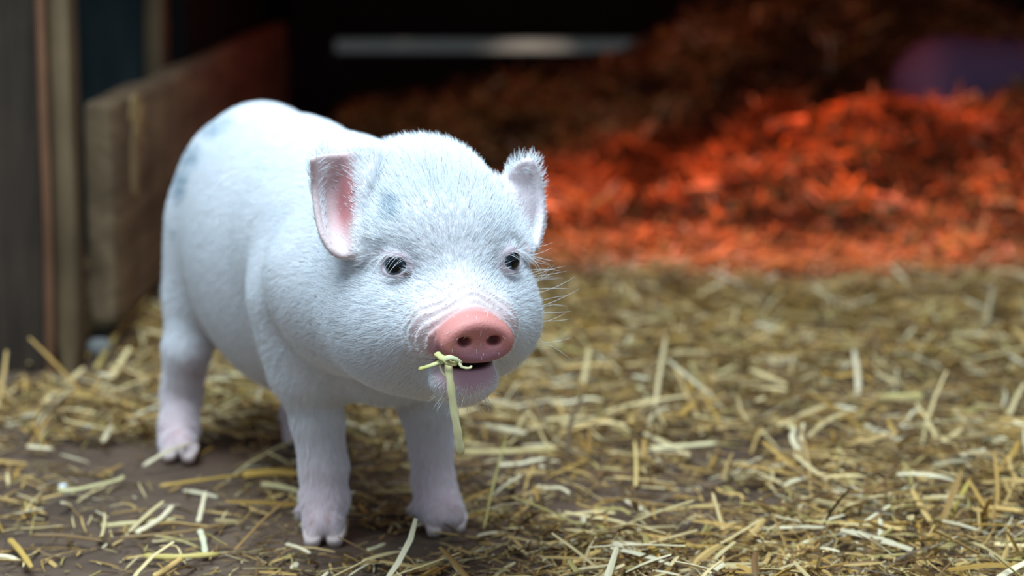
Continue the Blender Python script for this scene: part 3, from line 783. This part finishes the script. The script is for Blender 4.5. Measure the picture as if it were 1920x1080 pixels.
def straw_batch(n, xr, yr, Lr, Wr, stack, tilt, probs, flat=0.35):
    xy = scatter(n, xr, yr)
    L = rng.uniform(*Lr, n) * (0.5 + rng.random(n)); Wd = rng.uniform(*Wr, n)
    a = rng.uniform(0, 2 * np.pi, n); el = rng.normal(0, tilt, n)
    D = np.stack([np.cos(a) * np.cos(el), np.sin(a) * np.cos(el), np.sin(el)], -1)
    dn = density(xy[:, 0], xy[:, 1])
    z = gz(xy[:, 0], xy[:, 1]) + 0.001 + stack * rng.random(n) * dn
    P0 = np.concatenate([xy, z[:, None]], 1) - D * (L / 2)[:, None]
    low = np.minimum(P0[:, 2], (P0 + D * L[:, None])[:, 2]) 
    fl_ = np.maximum(0, (gz(P0[:, 0], P0[:, 1]) + 0.0006) - low); P0[:, 2] += fl_ * 0.9
    # keep clear of the hooves
    mid = P0[:, :2] + D[:, :2] * (L / 2)[:, None]
    seg_d = np.full(n, 9.0)
    for t in (0, .25, .5, .75, 1):
        q = P0[:, :2] + D[:, :2] * (L * t)[:, None]
        seg_d = np.minimum(seg_d, np.sqrt(((q[:, None] - foot[None]) ** 2).sum(-1)).min(1))
    keep = seg_d > 0.013
    bend = rng.normal(0, 0.035, (n, 3)); bend[:, 2] = np.abs(bend[:, 2]) * 0.8
    c = colours(n, probs)
    return ribbons(P0[keep], D[keep], L[keep], Wd[keep], (Wd * flat)[keep], bend[keep], rng.uniform(-0.7, 0.7, n)[keep], c[keep])
def join(parts):
    Vs, Fs, Cs, o = [], [], [], 0
    for v, f, c in parts: Vs.append(v); Fs.append(f + o); Cs.append(c); o += len(v)
    return np.concatenate(Vs), np.concatenate(Fs), np.concatenate(Cs)
mixp = [4, 2.5, 2.2, 2.5, 2, 3, 0.8, 2]
parts = [straw_batch(15000, (-0.75, 0.85), (1.12, 2.75), (0.010, 0.034), (0.0005, 0.0015), 0.013, 0.20, mixp),
         straw_batch(52000, (-0.55, 0.65), (1.12, 2.30), (0.004, 0.018), (0.00022, 0.0007), 0.010, 0.25, [3, 2, 2, 4, 1.5, 4, .6, 4]),
         straw_batch(2700, (-0.75, 0.85), (1.20, 2.60), (0.020, 0.050), (0.0011, 0.0022), 0.020, 0.33, [3, 2, 5, .8, 2, 1, 4, .2]),
         straw_batch(9000, (-0.75, 0.85), (1.9, 2.85), (0.02, 0.05), (0.0009, 0.0019), 0.016, 0.25, mixp)]
V, F, Cc = join(parts)
tag(link('straw_litter', mesh_np('straw_litter', V, F, smooth=False, col=Cc), M_straw),
    'loose trampled straw and chaff strewn over the dirt floor around the piglet', 'straw', kind='stuff')

# ------------------------------------------------------------------ hay heap at the back
def heap_h(x, y):
    ang_x = x / y * FPX + 960                                         # column it shows in
    top = np.interp(x / 3.3, [-0.25, -0.075, -0.02, 0.02, 0.06, 0.085, 0.12, 0.17, 0.19, 0.212, 0.35], [0.03, 0.070, 0.092, 0.110, 0.145, 0.190, 0.232, 0.232, 0.205, 0.180, 0.175])
    back = top * sstep(2.90 + 0.26 * sstep(0.34, 0.44, x), 3.36, y) 
    mid = np.interp(x / 2.95, [-0.15, -0.06, 0.0, 0.06, 0.085, 0.12, 0.22, 0.4], [0.0, 0.012, 0.022, 0.032, 0.060, 0.098, 0.128, 0.128]) * sstep(2.50, 2.92, y) * (1 - 0.6 * sstep(2.96, 3.04, y) * sstep(0.36, 0.44, x))
    h = np.maximum(back, mid) + 0.3 * np.minimum(back, mid)
    h = h + 0.050 * (fbm(x * 9 + 30, y * 7 + 11, 3) - 0.5) * sstep(2.5, 2.75, y)
    h = h + 0.040 * (fbm(x * 19 + 5, y * 19 + 2, 2) - 0.5) * sstep(2.55, 2.75, y)
    return np.maximum(h - 0.004, -0.004)
nx, ny = 220, 110
gx = np.linspace(-0.27, 1.35, nx); gy = np.linspace(2.45, 3.52, ny)
X, Y = np.meshgrid(gx, gy, indexing='ij')
left_m = sstep(-0.30, -0.22, X)
Z = gz(X, Y) - 0.006 + (heap_h(X, Y) + 0.004) * sstep(-0.272, -0.22, X)
HV = np.stack([X, Y, Z], -1).reshape(-1, 3); I = np.arange(nx * ny).reshape(nx, ny)
HF_ = np.stack([I[:-1, :-1], I[1:, :-1], I[1:, 1:], I[:-1, 1:]], -1).reshape(-1, 4)
HC = np.tile([0.075, 0.045, 0.022], (len(HV), 1))
n = 30000
x = rng.uniform(-0.22, 1.32, n); y = rng.uniform(2.50, 3.50, n); z = gz(x, y) + heap_h(x, y) + 0.012 * rng.random(n)
a = rng.uniform(0, 2 * np.pi, n); el = rng.normal(0.0, 0.5, n)
D = np.stack([np.cos(a) * np.cos(el), np.sin(a) * np.cos(el), np.sin(el)], -1)
L = rng.uniform(0.02, 0.075, n); Wd = rng.uniform(0.0008, 0.0036, n) 
P0 = np.stack([x, y, z], -1) - D * (L * 0.5)[:, None]
P0[:, 1] = np.minimum(P0[:, 1], 3.53 - np.maximum(D[:, 1], 0) * L)
bend = rng.normal(0, 0.09, (n, 3))
hc_ = colours(n, [3, 2, 1.5, 5, 1, 4, 0.6, 5]) * (0.30 + 1.15 * sstep(0.36, 0.66, fbm(x * 13 + 40, y * 13 + z * 8, 2)))[:, None]  # patches of darker strands put in to make the red light look uneven
rp = ribbons(P0, D, L, Wd, Wd * 0.4, bend, rng.uniform(-1.5, 1.5, n), np.clip(hc_, 0, 0.95))
rp[0][:, 1] = np.minimum(rp[0][:, 1], 3.535)
V, F, Cc = join([(HV, HF_, HC), rp])
tag(link('hay_heap', mesh_np('hay_heap', V, F, smooth=False, col=Cc), M_hay),
    'brown hay heap against the dark back wall, glowing red on its lower slopes under a heat lamp', 'hay', kind='stuff')

# ------------------------------------------------------------------ second pig lying in the hay
Cx = at(1840, 150, 3.08); 
def lying_pig():
    c = np.array([Cx[0] + 0.02, 3.12, 0.016])
    G = Field(np.arange(c[0] - 0.22, c[0] + 0.30, 0.005), np.arange(2.93, 3.28, 0.005), np.arange(0.02, 0.24, 0.005))
    G.ell(c + [0.0, 0, 0.125], (0.125, 0.062, 0.060), None, 0.03)
    G.ell(c + [-0.065, 0, 0.130], (0.055, 0.056, 0.055), None, 0.03)
    G.ell(c + [0.13, -0.01, 0.128], (0.052, 0.045, 0.045), None, 0.03)     # head
    G.cone(c + [0.15, -0.02, 0.12], c + [0.20, -0.03, 0.105], 0.030, 0.017, 0.02)
    G.ell(c + [0.205, -0.03, 0.104], (0.008, 0.018, 0.014), None, 0.004)
    for s_ in (-1, 1):
        G.cone(c + [0.11, s_ * 0.03, 0.16], c + [0.095, s_ * 0.055, 0.185], 0.010, 0.006, 0.01)
        G.cone(c + [0.06, s_ * 0.045, 0.085], c + [0.13, s_ * 0.05, 0.065], 0.020, 0.011, 0.02)
        G.cone(c + [-0.07, s_ * 0.045, 0.09], c + [-0.01, s_ * 0.06, 0.065], 0.028, 0.012, 0.02)
    Vv, Ff = G.mesh(); Vv = smooth_verts(Vv, Ff, 2)
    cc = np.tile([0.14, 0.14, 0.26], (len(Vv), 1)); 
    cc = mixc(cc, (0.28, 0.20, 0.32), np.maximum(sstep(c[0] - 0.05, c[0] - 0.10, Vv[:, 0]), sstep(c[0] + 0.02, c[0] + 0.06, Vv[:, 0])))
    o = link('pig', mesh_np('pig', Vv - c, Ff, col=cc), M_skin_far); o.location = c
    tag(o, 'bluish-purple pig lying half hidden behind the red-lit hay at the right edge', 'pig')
lying_pig()

# ------------------------------------------------------------------ single stalks one can pick out
def stalk(name, pts, w, col, label, cat='straw', group=None, flat=0.4, sub=4, mat=None, taper=0.8):
    """a stalk through world points; flattened tube with a slight crease"""
    pts = np.array(pts, float); n = len(pts)
    t = np.linspace(0, n - 1, (n - 1) * sub + 1); i = np.minimum(t.astype(int), n - 2); u = (t - i)[:, None]
    p0 = pts[np.maximum(i - 1, 0)]; p1 = pts[i]; p2 = pts[i + 1]; p3 = pts[np.minimum(i + 2, n - 1)]
    C_ = 0.5 * (2 * p1 + (p2 - p0) * u + (2 * p0 - 5 * p1 + 4 * p2 - p3) * u ** 2 + (3 * p1 - p0 - 3 * p2 + p3) * u ** 3)
    T = np.gradient(C_, axis=0); T /= np.linalg.norm(T, axis=1, keepdims=True) + 1e-9
    view = np.array([0, -0.75, 0.66])
    side = np.cross(T, view); side /= np.linalg.norm(side, axis=1, keepdims=True) + 1e-9; nn = np.cross(side, T)
    m = 8; V = []
    for j in range(len(C_)):
        e = w * (1 - (1 - taper) * j / (len(C_) - 1)) * (0.75 if j in (0, len(C_) - 1) else 1) * (1 + 0.12 * math.sin(j * 2.3))
        for k in range(m):
            a = 2 * math.pi * k / m
            V.append(C_[j] + side[j] * math.cos(a) * e + nn[j] * math.sin(a) * e * flat)
    V = np.array(V); org = V.mean(0); org[2] = V[:, 2].min()
    F = [(j * m + k, j * m + (k + 1) % m, j * m + m + (k + 1) % m, j * m + m + k) for j in range(len(C_) - 1) for k in range(m)]
    e0 = [tuple(range(m))[::-1], tuple((len(C_) - 1) * m + k for k in range(m))]
    me = bpy.data.meshes.new(name); me.from_pydata([tuple(v) for v in (V - org)], [], F + e0)
    for q in me.polygons: q.use_smooth = len(q.vertices) == 4
    at_ = me.attributes.new('tint', 'FLOAT_COLOR', 'POINT')
    cc = np.ones((len(V), 4), np.float32); cc[:, :3] = np.array(col) * (0.9 + 0.2 * rng.random((len(V), 1)))
    at_.data.foreach_set('color', cc.ravel())
    o = link(name, me, mat or M_straw); o.location = org
    if label: tag(o, label, cat, group)
    return o
YM = 1.142
PALE = (0.66, 0.66, 0.34); YEL = (0.58, 0.40, 0.10); WHT = (0.74, 0.67, 0.53); BRN = (0.22, 0.14, 0.07); GRN = (0.56, 0.50, 0.30); DRK = (0.045, 0.035, 0.03)
s = stalk('straw_stalk', [at(838, 668, YM + 0.004), at(842, 700, YM - 0.003), at(850, 760, YM - 0.003), at(859, 815, YM - 0.002), at(865, 852, YM)], 0.0019, (0.80, 0.70, 0.36),
          'pale green-yellow stalk hanging down from the mouth of the piglet', 'straw', taper=1.05)
for nm, q, wd_, cl in (('husk', [at(785, 692, YM - 0.002), at(806, 686, YM - 0.003), at(836, 672, YM + 0.002)], 0.0011, (0.50, 0.45, 0.14)),
                       ('husk', [at(795, 690, YM - 0.001), at(812, 684, YM - 0.004), at(838, 676, YM)], 0.0012, (0.56, 0.52, 0.22)),
                       ('husk', [at(818, 662, YM), at(830, 672, YM - 0.004), at(846, 682, YM - 0.004), at(862, 678, YM)], 0.0018, (0.52, 0.46, 0.18)),
                       ('husk', [at(826, 680, YM - 0.003), at(844, 670, YM - 0.005), at(866, 680, YM - 0.001)], 0.0016, (0.60, 0.58, 0.32)),
                       ('husk', [at(858, 675, YM - 0.002), at(866, 688, YM - 0.004), at(880, 690, YM - 0.002), at(884, 686, YM)], 0.0008, (0.55, 0.48, 0.26)),
                       ('husk', [at(824, 684, YM - 0.003), at(828, 696, YM - 0.003), at(836, 706, YM - 0.003)], 0.0006, (0.66, 0.62, 0.36))):
    h_ = stalk(nm, q, wd_, cl, None); h_.parent = s; h_.location = h_.location - s.location
curl = [at(885, 318, 1.262), at(897, 317, 1.262), at(908, 319, 1.261), at(909, 324, 1.261), at(900, 326, 1.262), at(894, 321, 1.262)]
stalk('straw_fibre', curl, 0.0003, (0.66, 0.50, 0.26), 'tiny curled straw fibre caught on the head of the piglet by its far ear', 'straw', flat=1)

def gp(px, py, up=0.004):
    g = ground(px, py); g[2] = float(gz(g[0], g[1])) + up; return g
def lay(pix, w, col, label, ups=None, name='straw_stalk', cat='straw', flat=0.4, group='stalks that stand out in the litter'):
    ups = ups or [0.006] * len(pix)
    return stalk(name, [gp(*p, u) for p, u in zip(pix, ups)], w, np.array(col) * [0.98, 0.86, 0.68], label, cat, group, flat=flat)
lay([(455, 903), (510, 902), (568, 906)], 0.0031, (0.60, 0.38, 0.08), 'broad golden straw blade lying just behind the near front leg')
lay([(300, 928), (370, 918), (455, 903)], 0.0014, (0.50, 0.34, 0.10), 'long thin golden stalk leading left from the broad golden blade')
lay([(490, 925), (530, 932), (566, 940)], 0.0022, GRN, 'pale greenish flat stalk below the broad golden blade')
lay([(268, 888), (320, 880), (372, 857)], 0.0015, WHT, 'whitish stalk lying across the toes of the near hind foot', [0.006, 0.014, 0.012])
lay([(110, 932), (140, 932), (215, 912), (232, 905)], 0.0017, (0.62, 0.58, 0.36), 'pale stalk lying left of and below the near hind foot')
lay([(50, 851), (98, 853)], 0.0016, WHT, 'short whitish stalk on bare dirt at the far left')
lay([(18, 1032), (38, 1056), (60, 1082)], 0.0020, (0.58, 0.40, 0.12), 'yellow blade slanting out of the bottom left corner of the picture')
lay([(60, 1025), (120, 1028), (192, 1040)], 0.0014, BRN, 'dark brown stalk near the bottom left corner')
lay([(190, 1009), (245, 1003), (330, 998)], 0.0019, GRN, 'pale green stalk in the sparse straw left of the near front foot')
lay([(255, 1018), (300, 1003), (325, 990)], 0.0020, WHT, 'white split stalk slanting up among the sparse straw in the lower left', [0.004, 0.008, 0.012])
lay([(372, 1000), (380, 985), (386, 967)], 0.0018, WHT, 'short white stalk end standing up below the near hind foot', [0.004, 0.010, 0.014])
lay([(375, 1028), (382, 1042), (386, 1062)], 0.0020, (0.70, 0.70, 0.58), 'short thick pale stalk pointing at the viewer left of the near front foot', [0.010, 0.007, 0.003])
lay([(440, 1050), (500, 1010), (556, 983)], 0.0009, (0.36, 0.22, 0.09), 'thin brown grass stem slanting up to the near front foot', [0.004, 0.012, 0.018])
lay([(225, 1035), (340, 1022), (420, 1008)], 0.0013, (0.26, 0.17, 0.08), 'long dark brown stem lying in the lower left')
lay([(270, 1066), (330, 1072), (410, 1066)], 0.0018, (0.60, 0.50, 0.18), 'yellow crumpled blade at the bottom edge left of the near front foot')
lay([(536, 1046), (560, 1055), (582, 1063)], 0.0013, WHT, 'white straw sliver right below the near front foot')
lay([(690, 1055), (705, 1048), (722, 1040)], 0.0014, (0.74, 0.70, 0.50), 'short pale sliver on the dirt between the two front feet')
lay([(640, 990), (700, 985), (760, 982)], 0.0008, DRK, 'dark thin twig lying between the two front feet', name='twig', cat='twig', flat=1)
lay([(702, 790), (725, 815), (745, 845), (762, 878)], 0.0008, (0.10, 0.085, 0.07), 'dark bent twig seen between the front legs under the chin', [0.022, 0.016, 0.010, 0.004], name='twig', cat='twig', flat=1)
lay([(772, 1005), (820, 1000), (855, 1003)], 0.0010, (0.55, 0.50, 0.38), 'grey-white stem lying before the far front foot', [0.006, 0.008, 0.006])
lay([(780, 962), (800, 985), (840, 1012), (872, 1022)], 0.0008, (0.12, 0.09, 0.06), 'dark twig bent around the far front foot', [0.010, 0.010, 0.008, 0.004], name='twig', cat='twig', flat=1)
lay([(905, 1015), (930, 950), (950, 910)], 0.0007, (0.50, 0.48, 0.20), 'fine green-yellow stem rising right of the far front foot', [0.004, 0.022, 0.034])
lay([(870, 890), (910, 918), (960, 930)], 0.0009, (0.10, 0.08, 0.06), 'dark stem in the litter right of the far front leg', name='twig', cat='twig', flat=1)
lay([(1050, 587), (1100, 594), (1165, 602)], 0.0028, (0.58, 0.53, 0.42), 'pale grey-green stalk lying far back right of the cheek of the piglet')
lay([(960, 712), (990, 716), (1015, 722)], 0.0022, (0.58, 0.53, 0.42), 'short grey-white stalk end just right of the chin of the piglet')
lay([(960, 738), (1030, 735), (1100, 738)], 0.0020, (0.58, 0.42, 0.22), 'long tan stalk running right from behind the chin of the piglet')
lay([(925, 770), (965, 795), (1040, 815)], 0.0024, (0.60, 0.50, 0.26), 'thick tan stalk slanting down to the right below the chin of the piglet')
lay([(865, 855), (960, 852), (1060, 846)], 0.0022, (0.66, 0.55, 0.30), 'long straight tan stalk right of the far front leg')
lay([(1225, 800), (1235, 760), (1248, 715)], 0.0018, (0.70, 0.62, 0.42), 'pale stalk propped upright in the middle of the straw', [0.004, 0.018, 0.034])
lay([(1608, 760), (1608, 738), (1600, 708)], 0.0026, (0.84, 0.78, 0.64), 'short bright white stalk standing up in the right half of the straw', [0.004, 0.012, 0.022])
lay([(1425, 682), (1460, 688), (1495, 690)], 0.0042, (0.86, 0.80, 0.68), 'bright white shred of straw lying far back on the right')
lay([(1640, 762), (1690, 760), (1730, 758)], 0.0036, (0.62, 0.56, 0.26), 'broad yellow-green stalk lying to the right of the white upright one')
lay([(1430, 805), (1460, 812), (1490, 822)], 0.0030, (0.80, 0.73, 0.46), 'broad pale yellow stalk in the middle of the right-hand straw')
lay([(1290, 745), (1340, 735), (1378, 725)], 0.0016, (0.72, 0.64, 0.38), 'thin pale stalk right of the propped upright stalk', [0.004, 0.010, 0.014])
lay([(1265, 740), (1290, 775), (1312, 800)], 0.0018, (0.60, 0.45, 0.24), 'tan stalk falling to the right in the middle of the straw', [0.020, 0.012, 0.004])
lay([(1180, 730), (1205, 750), (1225, 775)], 0.0020, (0.66, 0.66, 0.42), 'greenish stalk leaning left of the propped upright stalk')
lay([(1220, 852), (1275, 850), (1345, 848)], 0.0020, (0.74, 0.68, 0.46), 'straight whitish stalk in the middle of the floor right of the piglet')
lay([(1795, 825), (1850, 838), (1915, 850)], 0.0032, (0.78, 0.74, 0.56), 'thick whitish stalk lying at the right edge of the picture')
lay([(1838, 655), (1850, 625), (1862, 592)], 0.0022, (0.58, 0.53, 0.38), 'grey-green stalk propped up far back at the right', [0.004, 0.016, 0.030])
lay([(1545, 935), (1580, 942), (1635, 952)], 0.0019, (0.84, 0.77, 0.60), 'white stalk with a cut end lying in the lower right')
lay([(1500, 1038), (1560, 1022), (1612, 1010)], 0.0013, (0.84, 0.80, 0.58), 'thin bright stalk slanting up to the right in the lower right')
lay([(1440, 985), (1510, 990), (1565, 980)], 0.0012, (0.66, 0.50, 0.22), 'long thin golden stem in the lower right')
lay([(1298, 1046), (1370, 1048), (1445, 1048)], 0.0018, (0.74, 0.70, 0.40), 'straight pale yellow stalk near the bottom edge right of the middle')
lay([(1768, 1003), (1790, 980), (1818, 955)], 0.0017, (0.52, 0.42, 0.12), 'olive-yellow stalk propped up in the lower right', [0.003, 0.010, 0.018])
lay([(1780, 1068), (1840, 1060), (1890, 1048)], 0.0020, (0.76, 0.72, 0.56), 'whitish stalk in the bottom right corner')
lay([(1160, 1030), (1185, 1050), (1205, 1068)], 0.0016, (0.76, 0.70, 0.50), 'pale blade slanting down at the bottom edge below the middle of the straw')
lay([(1855, 1000), (1870, 965), (1862, 925)], 0.0014, (0.52, 0.34, 0.12), 'brown-yellow blade standing up near the right edge', [0.003, 0.012, 0.026])
lay([(1240, 975), (1330, 965), (1350, 968)], 0.0011, (0.62, 0.48, 0.22), 'thin golden stem left of the middle in the lower straw')
lay([(1192, 920), (1193, 895), (1190, 872)], 0.0014, (0.70, 0.55, 0.26), 'short golden stalk end standing up right of the far front foot', [0.003, 0.010, 0.018])
lay([(1335, 980), (1350, 1005), (1362, 1030)], 0.0012, (0.60, 0.48, 0.28), 'tan stem leaning left in the lower middle of the straw', [0.018, 0.010, 0.003])
lay([(1500, 868), (1515, 905), (1522, 960)], 0.0011, (0.52, 0.38, 0.20), 'brown stem leaning in the right half of the lower straw', [0.024, 0.014, 0.004])
lay([(180, 700), (230, 640), (280, 607)], 0.0028, (0.50, 0.40, 0.16), 'yellow blade leaning against the foot of the low partition board', [0.004, 0.012, 0.022])
lay([(430, 778), (460, 768), (492, 760)], 0.0030, (0.76, 0.66, 0.42), 'pale broad straw shred under the belly of the piglet', [0.003, 0.006, 0.008])
# further single stalks, copied from a few shapes, zone by zone
protos = []
for i in range(10):
    L_ = 0.013 + 0.014 * rng.random(); nb = rng.normal(0, 0.003, 3)
    nm = 'straw_stalk'
    o = stalk(nm, [(-L_, 0, 0.0016), (-L_ * 0.3, nb[0], 0.0022), (L_ * 0.4, nb[1], 0.0026 + abs(nb[2]) * .4), (L_, 0, 0.0016)], 0.0009 + 0.0008 * rng.random(), PAL[[0, 1, 2, 4, 6, 0, 2, 5, 2, 0][i]] * 1.08, None)
    protos.append(o)
zones = [((0.02, 0.30), (1.26, 1.50), 40, 'lying on the near floor right of the front feet'),
         ((-0.02, 0.42), (1.52, 1.85), 40, 'lying on the middle floor right of the piglet'),
         ((0.0, 0.52), (1.88, 2.35), 30, 'lying far back towards the red-lit heap'),
         ((-0.30, -0.12), (1.26, 1.44), 14, 'lying on the bare dirt left of the front feet'),
         ((-0.38, -0.22), (1.72, 1.83), 10, 'lying in front of the dark plank and grey post')]
CW = ['tan', 'golden', 'pale', 'olive', 'whitish', 'tan', 'pale', 'brown', 'pale', 'tan']
first = set()
for (xr, yr, n, lab) in zones:
    k = 0
    while k < n:
        x = rng.uniform(*xr); y = rng.uniform(*yr)
        if np.sqrt(((foot - [x, y]) ** 2).sum(1)).min() < 0.055: continue
        i = int(rng.integers(10))
        if i not in first: o = protos[i]; first.add(i)
        else: o = protos[i].copy(); COL.objects.link(o)
        o.location = (x, y, float(gz(x, y)) + 0.001 + 0.009 * float(density(np.array(x), np.array(y))))
        o.rotation_euler = (0, rng.normal(0, 0.10), rng.uniform(0, 6.28))
        tag(o, 'loose ' + CW[i] + ' straw stalk ' + lab, 'straw', CW[i] + ' loose stalks ' + lab); k += 1

# pebbles and the stone
M_stone = attr_mat('pale_stone', rough=0.8, spec=0.2, bump=0.4, bscale=500)
for px, py, r_, cl, lb in ((118, 910, 0.0026, (0.75, 0.75, 0.75), 'tiny white pebble on the dirt below and left of the near hind foot'),
                           (167, 803, 0.0024, (0.55, 0.58, 0.58), 'tiny grey pebble on the dirt left of the near hind leg'),
                           (186, 672, 0.0095, (0.26, 0.25, 0.23), 'grey stone in the dark gap under the low partition board')):
    g = gp(px, py, 0); g[2] += r_ * 0.7
    o = link('pebble' if r_ < 0.005 else 'stone', blob_mesh('pebble', (0, 0, 0), (r_ * 1.15, r_, r_ * 0.9), 4, 14, 0.2, cl), M_stone); o.location = g
    tag(o, lb, 'pebble' if r_ < 0.005 else 'stone')
